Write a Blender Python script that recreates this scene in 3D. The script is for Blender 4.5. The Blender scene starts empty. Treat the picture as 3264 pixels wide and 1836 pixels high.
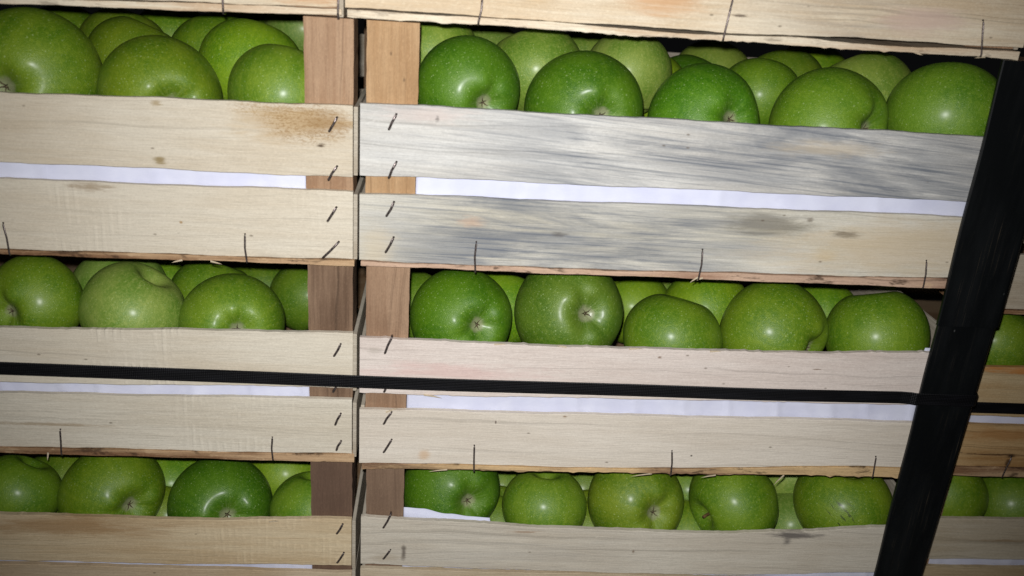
import bpy, math, random
from mathutils import Vector, Matrix, Quaternion, noise as mnoise

scene = bpy.context.scene
col = scene.collection

# ------------------------------------------------------------------ camera
CAM = Vector((0.0515, -0.5472, 0.0984))
RIGHT = Vector((0.99612, -0.05882, 0.06540))
DOWN = Vector((0.03976, -0.36219, -0.93126))
FWD = Vector((0.07846, 0.93025, -0.35845))
cam_data = bpy.data.cameras.new('camera')
cam = bpy.data.objects.new('camera', cam_data)
col.objects.link(cam)
m = Matrix.Identity(4)
for i in range(3):
    m[i][0] = RIGHT[i]
    m[i][1] = -DOWN[i]
    m[i][2] = -FWD[i]
    m[i][3] = CAM[i]
cam.matrix_world = m
cam_data.sensor_width = 36.0
cam_data.lens = 32.14
cam_data.clip_start = 0.01
cam_data.clip_end = 100.0
cam_data.dof.use_dof = True
cam_data.dof.focus_distance = 0.655
cam_data.dof.aperture_fstop = 8.0
scene.camera = cam

# ------------------------------------------------------------------ dim store room air, no daylight
world = bpy.data.worlds.new('World')
scene.world = world
world.use_nodes = True
world.node_tree.nodes['Background'].inputs['Color'].default_value = (0.9, 0.95, 1.0, 1)
world.node_tree.nodes['Background'].inputs['Strength'].default_value = 0.003

# ------------------------------------------------------------------ the flash that lit the photograph
flash_data = bpy.data.lights.new('flash', 'SPOT')
flash = bpy.data.objects.new('flash', flash_data)
col.objects.link(flash)
flash.location = CAM - DOWN * 0.016 - RIGHT * 0.006
aim = Vector((0.090, 0.0, -0.085)) - flash.location
flash.rotation_euler = aim.to_track_quat('-Z', 'Y').to_euler()
flash_data.energy = 17.4
flash_data.color = (0.985, 0.985, 1.0)
flash_data.spot_size = math.radians(90)
flash_data.spot_blend = 1.0
flash_data.shadow_soft_size = 0.004

scene.view_settings.view_transform = 'Standard'
scene.view_settings.look = 'None'
scene.view_settings.exposure = 0.0
scene.view_settings.gamma = 1.0
scene.view_settings.use_curve_mapping = False

rnd = random.Random(11)


# ------------------------------------------------------------------ node helpers
def lin(c):
    return tuple(((v / 255) / 12.92 if v / 255 <= 0.04045 else ((v / 255 + 0.055) / 1.055) ** 2.4) for v in c[:3]) + (1.0,)


class NB:
    def __init__(self, name):
        self.mat = bpy.data.materials.new(name)
        self.mat.use_nodes = True
        self.t = self.mat.node_tree
        self.bsdf = self.t.nodes['Principled BSDF']

    def node(self, kind):
        return self.t.nodes.new(kind)

    def put(self, sock, v):
        if hasattr(v, 'is_output') or isinstance(v, bpy.types.NodeSocket):
            self.t.links.new(v, sock)
        else:
            sock.default_value = v

    def coords(self):
        return self.node('ShaderNodeTexCoord').outputs['Object']

    def mapping(self, vec, scale=(1, 1, 1), loc=(0, 0, 0), tilt=0.0):
        if tilt:
            v = self.node('ShaderNodeVectorRotate')
            v.rotation_type = 'Y_AXIS'
            self.put(v.inputs['Vector'], vec)
            v.inputs['Angle'].default_value = tilt
            vec = v.outputs[0]
        n = self.node('ShaderNodeMapping')
        self.put(n.inputs['Vector'], vec)
        n.inputs['Scale'].default_value = scale
        n.inputs['Location'].default_value = loc
        return n.outputs[0]

    def noise(self, vec, scale=1.0, detail=3.0, rough=0.55, dist=0.0):
        n = self.node('ShaderNodeTexNoise')
        self.put(n.inputs['Vector'], vec)
        n.inputs['Scale'].default_value = scale
        n.inputs['Detail'].default_value = detail
        n.inputs['Roughness'].default_value = rough
        n.inputs['Distortion'].default_value = dist
        return n.outputs['Fac']

    def voronoi(self, vec, scale):
        n = self.node('ShaderNodeTexVoronoi')
        self.put(n.inputs['Vector'], vec)
        n.inputs['Scale'].default_value = scale
        return n.outputs['Distance'], n.outputs['Color']

    def math(self, op, a, b=0.0, c=0.0, clamp=False):
        n = self.node('ShaderNodeMath')
        n.operation = op
        n.use_clamp = clamp
        for k, v in enumerate((a, b, c)):
            self.put(n.inputs[k], v)
        return n.outputs[0]

    def ramp(self, v, lo, hi, a=0.0, b=1.0):
        n = self.node('ShaderNodeMapRange')
        n.interpolation_type = 'SMOOTHSTEP'
        n.clamp = True
        self.put(n.inputs['Value'], v)
        for k, x in (('From Min', lo), ('From Max', hi), ('To Min', a), ('To Max', b)):
            self.put(n.inputs[k], x)
        return n.outputs[0]

    def mix(self, fac, a, b, mode='MIX'):
        n = self.node('ShaderNodeMix')
        n.data_type = 'RGBA'
        n.blend_type = mode
        n.clamp_factor = True
        self.put(n.inputs[0], fac)
        self.put(n.inputs[6], a)
        self.put(n.inputs[7], b)
        return n.outputs[2]

    def xyz(self, vec):
        n = self.node('ShaderNodeSeparateXYZ')
        self.put(n.inputs[0], vec)
        return n.outputs

    def bump(self, h, strength, distance):
        n = self.node('ShaderNodeBump')
        n.inputs['Strength'].default_value = strength
        n.inputs['Distance'].default_value = distance
        self.put(n.inputs['Height'], h)
        self.put(self.bsdf.inputs['Normal'], n.outputs[0])

    def finish(self, color, rough, spec=0.3):
        self.put(self.bsdf.inputs['Base Color'], color)
        self.put(self.bsdf.inputs['Roughness'], rough)
        self.bsdf.inputs['Specular IOR Level'].default_value = spec
        return self.mat


def greyer(c, k):
    g = 0.3 * c[0] + 0.55 * c[1] + 0.15 * c[2]
    return tuple(v + (g - v) * k for v in c[:3])


def wood(name, pale, dark, seed, axis='x', blue=(), stains=(), chatter=(), contrast=1.0, lines=0.5, speck=0.6, centre=(0, 0), tilt=0.0, mottle=(), patch=0.0):
    """Thin peeled poplar or rough pine. blue = [(x0, x1, amount)] grey sapwood stain along the board,
    stains = [(x, z, rx, rz, rgb, amount)], chatter = [(x0, x1, amount)] marks of the peeling knife."""
    if axis == 'x':
        pale, dark = greyer(tuple(min(246, v * k) for v, k in zip(pale, (1.03, 1.035, 1.03))), 0.19), greyer(tuple(v * k for v, k in zip(dark, (1.03, 1.035, 1.03))), 0.17)
    b = NB(name)
    p = b.coords()
    if axis == 'z':
        s3 = b.xyz(p)
        cb = b.node('ShaderNodeCombineXYZ')
        b.put(cb.inputs[0], s3[2]); b.put(cb.inputs[1], s3[1]); b.put(cb.inputs[2], s3[0])
        p = cb.outputs[0]
    x, y, z = b.xyz(p)[:3]
    off = (seed * 3.17 % 19, seed * 1.3 % 7, seed * 5.71 % 23)
    big = b.noise(b.mapping(p, (9, 9, 38), off), 1.0, 3, 0.5, 0.4)
    wob = b.noise(b.mapping(p, (7, 7, 20), (off[2], off[0], 1)), 1.0, 2)
    grain = b.noise(b.mapping(p, (10, 60, 300), off), 1.0, 4, 0.6, 0.35)
    fine = b.noise(b.mapping(p, (70, 300, 1500), off), 1.0, 3, 0.6)
    fleck = b.noise(b.mapping(p, (500, 500, 900), off), 1.0, 2, 0.6)
    f = b.math('ADD', b.math('MULTIPLY', big, 0.62), b.math('MULTIPLY', grain, 0.38))
    c = b.mix(b.ramp(f, 0.5 - 0.17 / contrast, 0.5 + 0.2 / contrast), lin(pale), lin(dark))
    # growth lines: thin darker streaks that wander with the low noise
    zl = b.math('ADD', z, b.math('MULTIPLY', b.math('SUBTRACT', wob, 0.5), 0.02))
    cb = b.node('ShaderNodeCombineXYZ')
    b.put(cb.inputs[0], b.math('MULTIPLY', x, 3.0)); b.put(cb.inputs[2], b.math('MULTIPLY', zl, 420.0)); cb.inputs[1].default_value = off[0]
    ln = b.noise(cb.outputs[0], 1.0, 2, 0.6)
    c = b.mix(b.ramp(ln, 0.56, 0.74, 0.0, 0.55 * lines), c, lin(tuple(v * 0.66 for v in dark)))
    c = b.mix(b.ramp(fine, 0.35, 0.75, 0.0, 0.26), c, lin(tuple(v * 0.78 for v in dark)))
    c = b.mix(b.ramp(fleck, 0.5, 0.78, 0.0, 0.22), c, lin(tuple(min(255, v * 1.12) for v in pale)))
    fuzz = b.noise(b.mapping(p, (650, 650, 1100), off), 1.0, 3, 0.8)
    c = b.mix(b.ramp(fuzz, 0.42, 0.72, 0.0, 0.20), c, lin(tuple(v * 0.72 for v in dark)))
    # blue-grey sapwood stain, drawn out along the grain
    for k, (x0, x1, amt) in enumerate(blue):
        e = 0.05
        ctr, half = (x0 + x1) / 2 - centre[0], (x1 - x0) / 2
        dxn = b.math('ABSOLUTE', b.math('SUBTRACT', x, ctr))
        nz = b.noise(b.mapping(p, (6.5, 9, 58), (off[1] + 4 * k, 0, off[0]), tilt), 1.0, 7, 0.66, 1.1)
        nz2 = b.noise(b.mapping(p, (9, 60, 520), (off[2] + 4 * k, 0, off[1]), tilt), 1.0, 4, 0.66, 0.3)
        zone = b.ramp(b.math('ADD', dxn, b.math('MULTIPLY', b.math('SUBTRACT', nz, 0.5), 0.12)), half - e, half + e, 1.0, 0.0)
        msk = b.math('MULTIPLY', zone, b.math('ADD', b.math('MULTIPLY', b.ramp(nz, 0.36, 0.62), 0.66), b.math('MULTIPLY', b.ramp(nz2, 0.48, 0.64), 0.42)), clamp=True)
        c = b.mix(b.math('MULTIPLY', msk, amt), c, lin((108, 113, 121)))
    for k, (sx, sz, rx, rz, rgb, amt) in enumerate(stains):
        dx = b.math('DIVIDE', b.math('SUBTRACT', x, sx - centre[0]), rx)
        dz = b.math('DIVIDE', b.math('SUBTRACT', z, sz - centre[1]), rz)
        r = b.math('SQRT', b.math('ADD', b.math('MULTIPLY', dx, dx), b.math('MULTIPLY', dz, dz)))
        sc = 0.9 / max(rz, 0.002)
        nz = b.noise(b.mapping(p, (sc * 0.22, sc, sc * 1.5), (k * 3.3 + off[0], 2, off[1])), 1.0, 6, 0.74, 0.4)
        r = b.math('ADD', r, b.math('MULTIPLY', b.math('SUBTRACT', nz, 0.5), 2.6))
        c = b.mix(b.math('MULTIPLY', b.ramp(r, 0.2, 1.15, 1.0, 0.0), amt), c, lin(rgb))
    for k, (sx, sz, rx, rz, rgb, amt) in enumerate(mottle):
        dx = b.math('DIVIDE', b.math('SUBTRACT', x, sx - centre[0]), rx)
        dz = b.math('DIVIDE', b.math('SUBTRACT', z, sz - centre[1]), rz)
        r = b.math('SQRT', b.math('ADD', b.math('MULTIPLY', dx, dx), b.math('MULTIPLY', dz, dz)))
        nz = b.noise(b.mapping(p, (420, 420, 900), (k, 2, off[1])), 1.0, 4, 0.7, 0.8)
        c = b.mix(b.math('MULTIPLY', b.math('MULTIPLY', b.ramp(r, 0.5, 1.05, 1.0, 0.0), b.ramp(nz, 0.46, 0.60)), amt), c, lin(rgb))
    if patch:
        nz = b.noise(b.mapping(p, (42, 20, 160), (off[2], 1, off[0])), 1.0, 4, 0.7, 0.4)
        c = b.mix(b.ramp(nz, 0.54, 0.66, 0.0, patch), c, lin((62, 44, 32)))  # shadow patches of the board edges, painted into the wood colour
        c = b.mix(b.ramp(nz, 0.42, 0.34, 0.0, patch * 0.7), c, lin((206, 176, 138)))
    # small dark specks
    d, vc = b.voronoi(b.mapping(p, (70, 70, 130), off), 1.0)
    pick = b.math('GREATER_THAN', b.xyz(vc)[0], 0.9)
    c = b.mix(b.math('MULTIPLY', b.math('MULTIPLY', b.ramp(d, 0.03, 0.12, 1.0, 0.0), pick), speck), c, lin((92, 76, 58)))
    h = b.math('ADD', b.math('MULTIPLY', grain, 0.5), b.math('MULTIPLY', fine, 0.7))
    for (x0, x1, amt) in chatter:
        ctr, half = (x0 + x1) / 2 - centre[0], (x1 - x0) / 2
        dxn = b.math('ABSOLUTE', b.math('SUBTRACT', x, ctr))
        nz = b.noise(b.mapping(p, (40, 9, 60), off), 1.0, 3, 0.6)
        zone = b.math('MULTIPLY', b.ramp(dxn, half * 0.5, half, 1.0, 0.0), b.ramp(nz, 0.42, 0.68))
        ph = b.math('ADD', b.math('MULTIPLY', x, 1250.0), b.math('MULTIPLY', b.noise(b.mapping(p, (45, 0, 14), off), 1.0, 3), 7.0))
        wv = b.math('MULTIPLY', b.ramp(b.math('SINE', ph), -0.3, 1.0), zone)
        c = b.mix(b.math('MULTIPLY', wv, 0.26 * amt), c, lin(tuple(min(255, v * 1.10) for v in pale)))
        h = b.math('ADD', h, b.math('MULTIPLY', wv, 0.9 * amt))
    b.bump(h, 0.8, 0.0005)
    return b.finish(c, 0.78, 0.18)


def apple_skin(name, scar=False):
    b = NB(name)
    p = b.coords()
    oi = b.node('ShaderNodeObjectInfo')
    base = oi.outputs['Color']
    va = b.node('ShaderNodeVectorMath'); va.operation = 'ADD'
    cx = b.node('ShaderNodeCombineXYZ')
    b.put(cx.inputs[0], b.math('MULTIPLY', oi.outputs['Random'], 37.0)); b.put(cx.inputs[1], b.math('MULTIPLY', oi.outputs['Random'], 91.0))
    b.put(va.inputs[0], p); b.put(va.inputs[1], cx.outputs[0])
    q = va.outputs[0]
    light = b.mix(1.0, base, (1.6, 1.36, 1.8, 1), 'MULTIPLY')
    deep = b.mix(1.0, base, (0.55, 0.74, 0.42, 1), 'MULTIPLY')
    big = b.noise(q, 1.3, 2, 0.5)
    c = b.mix(b.ramp(big, 0.36, 0.66), deep, base)
    # faint meridian streaks and a fine paler net
    x, y, z = b.xyz(p)[:3]
    ang = b.math('ARCTAN2', y, x)
    cb = b.node('ShaderNodeCombineXYZ')
    b.put(cb.inputs[0], b.math('MULTIPLY', b.math('COSINE', ang), 7.0)); b.put(cb.inputs[1], b.math('MULTIPLY', b.math('SINE', ang), 7.0)); b.put(cb.inputs[2], b.math('ADD', b.math('MULTIPLY', z, 0.9), b.math('MULTIPLY', oi.outputs['Random'], 50.0)))
    streak = b.noise(cb.outputs[0], 1.0, 3, 0.6, 0.3)
    c = b.mix(b.ramp(streak, 0.45, 0.75, 0.0, 0.32), c, light)
    net = b.noise(q, 16.0, 5, 0.72, 0.5)
    c = b.mix(b.ramp(net, 0.44, 0.70, 0.0, 0.62), c, light)
    net2 = b.noise(q, 48.0, 4, 0.75)
    c = b.mix(b.ramp(net2, 0.5, 0.72, 0.0, 0.4), c, light)
    c = b.mix(b.ramp(net2, 0.5, 0.3, 0.0, 0.45), c, deep)
    d, vc = b.voronoi(q, 21.0)
    size = b.math('MULTIPLY', b.xyz(vc)[0], 0.20)
    dots = b.ramp(d, b.math('ADD', size, 0.04), b.math('ADD', size, 0.18), 1.0, 0.0)
    dim = b.ramp(b.xyz(vc)[1], 0.3, 1.0, 0.0, 0.34)
    c = b.mix(b.math('MULTIPLY', dots, dim), c, lin((196, 214, 150)))
    d2, vc2 = b.voronoi(q, 38.0)
    c = b.mix(b.math('MULTIPLY', b.ramp(d2, 0.08, 0.32, 1.0, 0.0), b.ramp(b.xyz(vc2)[0], 0.2, 1.0, 0.0, 0.36)), c, lin((188, 206, 140)))
    # russet or pale down in the two hollows
    rho = b.math('SQRT', b.math('ADD', b.math('MULTIPLY', x, x), b.math('MULTIPLY', y, y)))
    wobble = b.math('ADD', rho, b.math('MULTIPLY', b.math('SUBTRACT', b.noise(q, 7.0, 3), 0.5), 0.16))
    low = b.math('LESS_THAN', z, 0.0)
    c = b.mix(b.math('MULTIPLY', b.ramp(wobble, 0.09, 0.19, 0.85, 0.0), low), c, lin((140, 142, 108)))
    rays = b.ramp(b.noise(b.mapping(cb.outputs[0], (1.4, 1.4, 0.3)), 1.0, 2), 0.45, 0.7)
    c = b.mix(b.math('MULTIPLY', b.math('MULTIPLY', b.ramp(rho, 0.16, 0.45, 0.16, 0.0), low), rays), c, lin((176, 196, 128)))
    high = b.math('GREATER_THAN', z, 0.0)
    c = b.mix(b.math('MULTIPLY', b.ramp(wobble, 0.05, 0.2, 0.5, 0.0), high), c, lin((120, 122, 60)))
    if scar:
        sx, sy, sz = b.xyz(b.mapping(p, (1, 1, 1), (0.42, 0.86, -0.30)))[:3]
        rr = b.math('SQRT', b.math('ADD', b.math('MULTIPLY', sx, sx), b.math('ADD', b.math('MULTIPLY', sy, sy), b.math('MULTIPLY', sz, sz))))
        ph = b.math('ADD', b.math('MULTIPLY', b.math('ADD', b.math('MULTIPLY', sx, 0.9), sz), 34.0), b.math('MULTIPLY', b.noise(p, 9.0, 3), 5.0))
        lines_ = b.ramp(b.math('SINE', ph), 0.72, 0.97)
        c = b.mix(b.math('MULTIPLY', b.math('MULTIPLY', lines_, b.ramp(rr, 0.18, 0.36, 0.9, 0.0)), b.ramp(b.noise(p, 5.0, 2), 0.42, 0.55)), c, lin((46, 58, 22)))
    b.bump(b.math('ADD', b.math('MULTIPLY', net, 0.5), b.noise(q, 45.0, 3)), 0.16, 0.02)
    b.finish(c, b.ramp(net, 0.3, 0.7, 0.46, 0.58), 0.62)
    b.bsdf.inputs['Coat Weight'].default_value = 0.24
    b.bsdf.inputs['Coat Roughness'].default_value = 0.26
    b.bsdf.inputs['Specular Tint'].default_value = (0.92, 1.0, 0.72, 1)
    return b.mat


def plain(name, rgb, rough, metallic=0.0, var=0.0, scale=300.0, spec=0.4):
    b = NB(name)
    n = b.noise(b.coords(), scale, 4, 0.6)
    c = b.mix(b.ramp(n, 0.35, 0.7, 0.0, 1.0), lin(rgb), lin(tuple(v * (1 - var) for v in rgb)))
    b.bsdf.inputs['Metallic'].default_value = metallic
    return b.finish(c, rough, spec)


def paper_mat():
    b = NB('white_paper')
    p = b.coords()
    n = b.noise(p, 60.0, 3, 0.5)
    c = b.mix(b.ramp(n, 0.3, 0.7), lin((219, 221, 237)), lin((210, 212, 231)))
    b.bump(b.noise(p, 1200.0, 3), 0.08, 0.0003)
    return b.finish(c, 0.7, 0.2)


def strap_mat():
    b = NB('embossed_black_strap')
    p = b.coords()
    x, y, z = b.xyz(p)[:3]
    k = 2 * math.pi / 0.0024
    a = b.math('SINE', b.math('MULTIPLY', b.math('ADD', x, z), k))
    d = b.math('SINE', b.math('MULTIPLY', b.math('SUBTRACT', x, z), k))
    h = b.math('MULTIPLY', a, d)
    n = b.noise(b.mapping(p, (30, 30, 300)), 1.0, 3)
    c = b.mix(b.ramp(n, 0.4, 0.7), lin((10, 10, 12)), lin((18, 18, 21)))
    b.bump(h, 0.55, 0.00025)
    return b.finish(c, 0.42, 0.26)


def black_plastic():
    b = NB('scratched_black_plastic')
    p = b.coords()
    x, y, z = b.xyz(p)[:3]
    n = b.noise(b.mapping(p, (1500, 1500, 14)), 1.0, 3, 0.6)
    n2 = b.noise(b.mapping(p, (60, 60, 12)), 1.0, 4, 0.6)
    c = b.mix(b.ramp(n2, 0.4, 0.7), lin((11, 13, 14)), lin((21, 23, 24)))
    scr = b.math('MULTIPLY', b.ramp(n, 0.60, 0.74), b.ramp(n2, 0.45, 0.66))
    c = b.mix(b.math('MULTIPLY', scr, 0.7), c, lin((104, 92, 74)))
    d, vc = b.voronoi(b.mapping(p, (110, 110, 60)), 1.0)
    c = b.mix(b.math('MULTIPLY', b.ramp(d, 0.04, 0.10, 0.7, 0.0), b.math('GREATER_THAN', b.xyz(vc)[0], 0.93)), c, lin((120, 120, 118)))
    b.bump(n, 0.1, 0.0004)
    return b.finish(c, 0.38, 0.45)


# ------------------------------------------------------------------ mesh helpers
def link(name, verts, faces, mat, parent=None, loc=(0, 0, 0), smooth=False, rot=None):
    me = bpy.data.meshes.new(name)
    me.from_pydata([tuple(v) for v in verts], [], faces)
    me.update()
    if smooth:
        for f in me.polygons:
            f.use_smooth = True
    me.materials.append(mat)
    o = bpy.data.objects.new(name, me)
    col.objects.link(o)
    o.location = loc
    if rot:
        o.rotation_euler = rot
    if parent is not None:
        o.parent = parent
    return o


def tag(o, label, cat, group=None):
    o['label'] = label
    o['category'] = cat
    if group:
        o['group'] = group
    return o


def empty(name, loc):
    e = bpy.data.objects.new(name, None)
    e.empty_display_size = 0.02
    col.objects.link(e)
    e.location = loc
    return e


def interp(pts, x):
    if x <= pts[0][0]:
        return pts[0][1]
    for (xa, za), (xb, zb) in zip(pts, pts[1:]):
        if x <= xb:
            t = (x - xa) / (xb - xa)
            t = t * t * (3 - 2 * t) if len(pts) > 2 else t
            return za + (zb - za) * t
    return pts[-1][1]


def board_mesh(length, top, bot, y0, y1, segs, seed, jit=0.0003, fray=0.0, fray_low=0.0, bow=0.0):
    """A thin board along local x, its upper and lower edge given as functions of x, with worn, uneven edges."""
    r = random.Random(seed)
    ch = min(0.00025, (y1 - y0) * 0.2)
    verts, faces = [], []
    ph = [r.uniform(0, 6.28) for _ in range(6)]
    for i in range(segs + 1):
        x = -length / 2 + length * i / segs
        wob = lambda k: jit * (math.sin(x * 46 + ph[k]) + 0.6 * math.sin(x * 131 + ph[k + 1]) + 0.5 * r.uniform(-1, 1))
        zt = top(x) + wob(0)
        zb = bot(x) + wob(3)
        if fray and r.random() < 0.5:
            zt += r.uniform(0, 1) ** 3 * fray
        if fray_low and r.random() < 0.45:
            zb -= r.uniform(0, 1) ** 3 * fray_low
        dy = bow * math.sin(math.pi * i / segs) + 0.00025 * math.sin(x * 30 + ph[2])
        ex = r.uniform(-0.0003, 0.0003) if i in (0, segs) else 0.0
        a, c = y0 + dy, y1 + dy
        for (yy, zz) in ((a, zb + ch), (a + ch, zb), (c - ch, zb), (c, zb + ch), (c, zt - ch), (c - ch, zt), (a + ch, zt), (a, zt - ch)):
            verts.append((x + ex, yy, zz))
    for i in range(segs):
        for k in range(8):
            p, q = i * 8 + k, i * 8 + (k + 1) % 8
            faces.append((p, q, q + 8, p + 8))
    faces.append(tuple(range(7, -1, -1)))
    n = segs * 8
    faces.append(tuple(range(n, n + 8)))
    return verts, faces


def slat(name, x0, x1, yf, th, top, bot, mat_fn, crate, base, seed, segs=90, **kw):
    """A board of the front; top and bot are measured edges [(x, z), ...] in metres."""
    cx = (x0 + x1) / 2
    cz = (interp(top, cx) + interp(bot, cx)) / 2
    v, f = board_mesh(x1 - x0, lambda x: interp(top, x + cx) - cz, lambda x: interp(bot, x + cx) - cz, 0.0, th, segs, seed, **kw)
    mat = mat_fn((cx, cz)) if callable(mat_fn) else mat_fn
    o = link(name, v, f, mat, crate, Vector((cx, yf, cz)) - base)
    o['wpos'] = (cx, yf, cz)
    return o


def tube(pts, rad, sides=6, flat=1.0):
    verts, faces = [], []
    n = len(pts)
    for i, p in enumerate(pts):
        p = Vector(p)
        d = (Vector(pts[min(i + 1, n - 1)]) - Vector(pts[max(i - 1, 0)])).normalized()
        u = d.cross(Vector((0.31, 0.2, 0.9)) if abs(d.z) < 0.8 else Vector((0, 1, 0))).normalized()
        w = d.cross(u).normalized()
        for k in range(sides):
            a = 2 * math.pi * k / sides
            verts.append(p + u * math.cos(a) * rad + w * math.sin(a) * rad * flat)
    for i in range(n - 1):
        for k in range(sides):
            a, b_ = i * sides + k, i * sides + (k + 1) % sides
            faces.append((a, b_, b_ + sides, a + sides))
    faces.append(tuple(range(sides - 1, -1, -1)))
    faces.append(tuple(range((n - 1) * sides, n * sides)))
    return verts, faces


STEEL = plain('staple_steel', (128, 116, 112), 0.34, 0.7, 0.6, 700.0)


def staple(parent, a, b_, yf, wrap=False, rad=0.00078, bend=0.0):
    """Wire staple from a to b (x, z); wrap = its lower leg turns in under the crate bottom."""
    w = parent['wpos']
    (ax, az), (bx, bz) = a, b_
    mx, mz = (ax + bx) / 2 + bend, (az + bz) / 2
    pts = [(ax, yf + 0.0022, az), (ax, yf - 0.0002, az), (ax * .93 + bx * .07, yf - 0.0008, az * .93 + bz * .07), (mx, yf - 0.0011, mz)]
    if wrap:
        pts += [(bx, yf - 0.0016, bz + 0.0010), (bx, yf - 0.0013, bz - 0.0004), (bx, yf + 0.003, bz - 0.0008)]
    else:
        pts += [(ax * .07 + bx * .93, yf - 0.0008, az * .07 + bz * .93), (bx, yf - 0.0002, bz), (bx, yf + 0.0022, bz)]
    c = Vector((mx, yf, mz))
    v, f = tube([Vector(p) - c for p in pts], rad)
    return link('staple', v, f, STEEL, parent, c - Vector(w), smooth=True)


def post_mesh(w, h, d, side, seed):
    r = random.Random(seed)
    if side > 0:
        poly = [(0, 0), (w, 0), (w, 0.005), (w * 0.35, d), (0, d)]
    else:
        poly = [(0, 0), (w, 0), (w, d), (w * 0.65, d), (0, 0.005)]
    n, segs = len(poly), 26
    verts, faces = [], []
    for i in range(segs + 1):
        z = h * i / segs
        for (x, y) in poly:
            verts.append((x - w / 2 + r.uniform(-1, 1) * 0.00022, y + r.uniform(0, 1) * 0.0002, z - h / 2))
    for i in range(segs):
        for k in range(n):
            a, b_ = i * n + k, i * n + (k + 1) % n
            faces.append((a, b_, b_ + n, a + n))
    faces.append(tuple(range(n - 1, -1, -1)))
    faces.append(tuple(range(segs * n, segs * n + n)))
    return verts, faces


DEPTH = 0.40
END_WOOD = wood('end_board_wood', (196, 184, 164), (170, 154, 130), 31)
FLOOR_WOOD = wood('floor_board_wood', (190, 158, 118), (150, 112, 76), 32, contrast=1.6)


def crate(label, side, x0, x1, yf, floor, ceil, upper, lower, strip, post_mats, post_w, strip_mat, upper_mat, lower_mat,
          diag=(), vert=(), seed=1, fray=0.0, strip_fray=0.0, th=0.0038):
    base = Vector(((x0 + x1) / 2, yf + DEPTH / 2, floor))
    e = empty('fruit_crate', base)
    tag(e, label, 'crate', 'stacked wooden apple crates')
    lap = 0.0027 if side == 'L' else 0.0          # on the one side the end boards cover the slat ends
    front = []
    for k, (edges, mt) in enumerate(((upper, upper_mat), (lower, lower_mat))):
        if edges is None:
            front.append(None)
            continue
        front.append(slat('front_slat', x0, x1 - lap, yf, th, edges[0], edges[1], mt, e, base, seed * 10 + k, segs=130 if fray and k == 0 else 90,
                          fray=fray if k == 0 else 0.0, fray_low=fray * 0.7 if k == 0 else 0.0))
    # bottom boards, the first one showing its edge below the lower slat
    fb = slat('bottom_board', x0 + 0.0015, x1 - 0.0015, yf - 0.0009, 0.105, strip[0], strip[1], strip_mat, e, base, seed * 10 + 3, segs=120, jit=0.00025,
              fray_low=strip_fray)
    for k in (1, 2):
        zt = [(x0, floor + 0.004), (x1, floor + 0.004)]
        zb = [(x0, floor + 0.0005), (x1, floor + 0.0005)]
        slat('bottom_board', x0 + 0.003, x1 - 0.003, yf + 0.02 + k * 0.125, 0.105, zt, zb, FLOOR_WOOD, e, base, seed * 10 + 3 + k, segs=8)
    # rear slats
    for (zt, zb) in ((floor + 0.1, floor + 0.058), (floor + 0.046, floor + 0.004)):
        slat('rear_slat', x0, x1, yf + DEPTH - 0.004, 0.0036, [(x0, zt), (x1, zt)], [(x0, zb), (x1, zb)], END_WOOD, e, base, seed * 10 + 6, segs=16)
    # end boards
    for s in (0, 1):
        xe = (x0 + 0.0018) if s == 0 else (x1 - 0.00135 if side == 'L' else x1 - 0.0018)
        ys = yf + (0.0002 if (side == 'L' and s == 1) else th + 0.0003)
        ye = yf + DEPTH - 0.0045
        zu = interp(upper[0], xe) if upper else floor + 0.1
        for (zt, zb) in ((zu - 0.001, zu - 0.042), (floor + 0.046, floor + 0.0045)):
            v, f = board_mesh(ye - ys, lambda x: (zt - zb) / 2, lambda x: -(zt - zb) / 2, -0.0012, 0.0012, 24, seed * 10 + 7 + s, jit=0.0002)
            link('end_board', v, f, END_WOOD, e, Vector((xe, (ys + ye) / 2, (zt + zb) / 2)) - base, rot=(0, 0, math.pi / 2))
    # corner posts
    xl = x0 + 0.0034
    xr = x1 - (0.0030 if side == 'L' else 0.0034)
    zlo = floor + 0.0045
    for s, w, mt in ((1, post_w[0], post_mats[0]), (-1, post_w[1], post_mats[1])):
        h = ceil - zlo - 0.0006
        for back in (0, 1):
            v, f = post_mesh(w, h, 0.026, s, seed * 7 + s + back * 3)
            cx = xl + w / 2 if s > 0 else xr - w / 2
            yy = yf + th + 0.0004 if not back else yf + DEPTH - 0.005
            if back:
                v = [(a, -b_, c) for a, b_, c in v]
                f = [tuple(reversed(q)) for q in f]
            link('corner_post', v, f, mt, e, Vector((cx, yy, zlo + h / 2)) - base)
    for (which, a, b_) in diag:
        staple(front[which], a, b_, yf, bend=rnd.uniform(-0.0006, 0.0006))
    for (a, b_) in vert:
        staple(front[1], a, b_, yf, wrap=True, rad=0.00062, bend=rnd.uniform(-0.0007, 0.0007))
    return e


def W(pale, dark, seed, **kw):
    return lambda centre: wood('slat_wood_%d' % seed, pale, dark, seed, centre=centre, **kw)


def level(x0, x1, za, zb):
    return [(x0, za), (x1, zb)]


POST_TAN = wood('post_wood_tan', (182, 151, 121), (153, 120, 92), 41, axis='z', lines=0.8, contrast=1.2)
POST_OAK = wood('post_wood_honey', (194, 161, 122), (168, 132, 94), 42, axis='z', lines=0.8, contrast=1.2)
POST_BROWN = wood('post_wood_brown', (146, 120, 97), (106, 83, 65), 43, axis='z', lines=1.0, contrast=1.5)
POST_FAWN = wood('post_wood_fawn', (170, 140, 113), (140, 110, 86), 44, axis='z', lines=0.6)
POST_DARK = wood('post_wood_dark', (118, 94, 77), (99, 78, 64), 45, axis='z', lines=0.4, contrast=0.8)
POST_ROSE = wood('post_wood_rose', (146, 121, 99), (119, 96, 78), 46, axis='z', lines=0.5)

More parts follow.
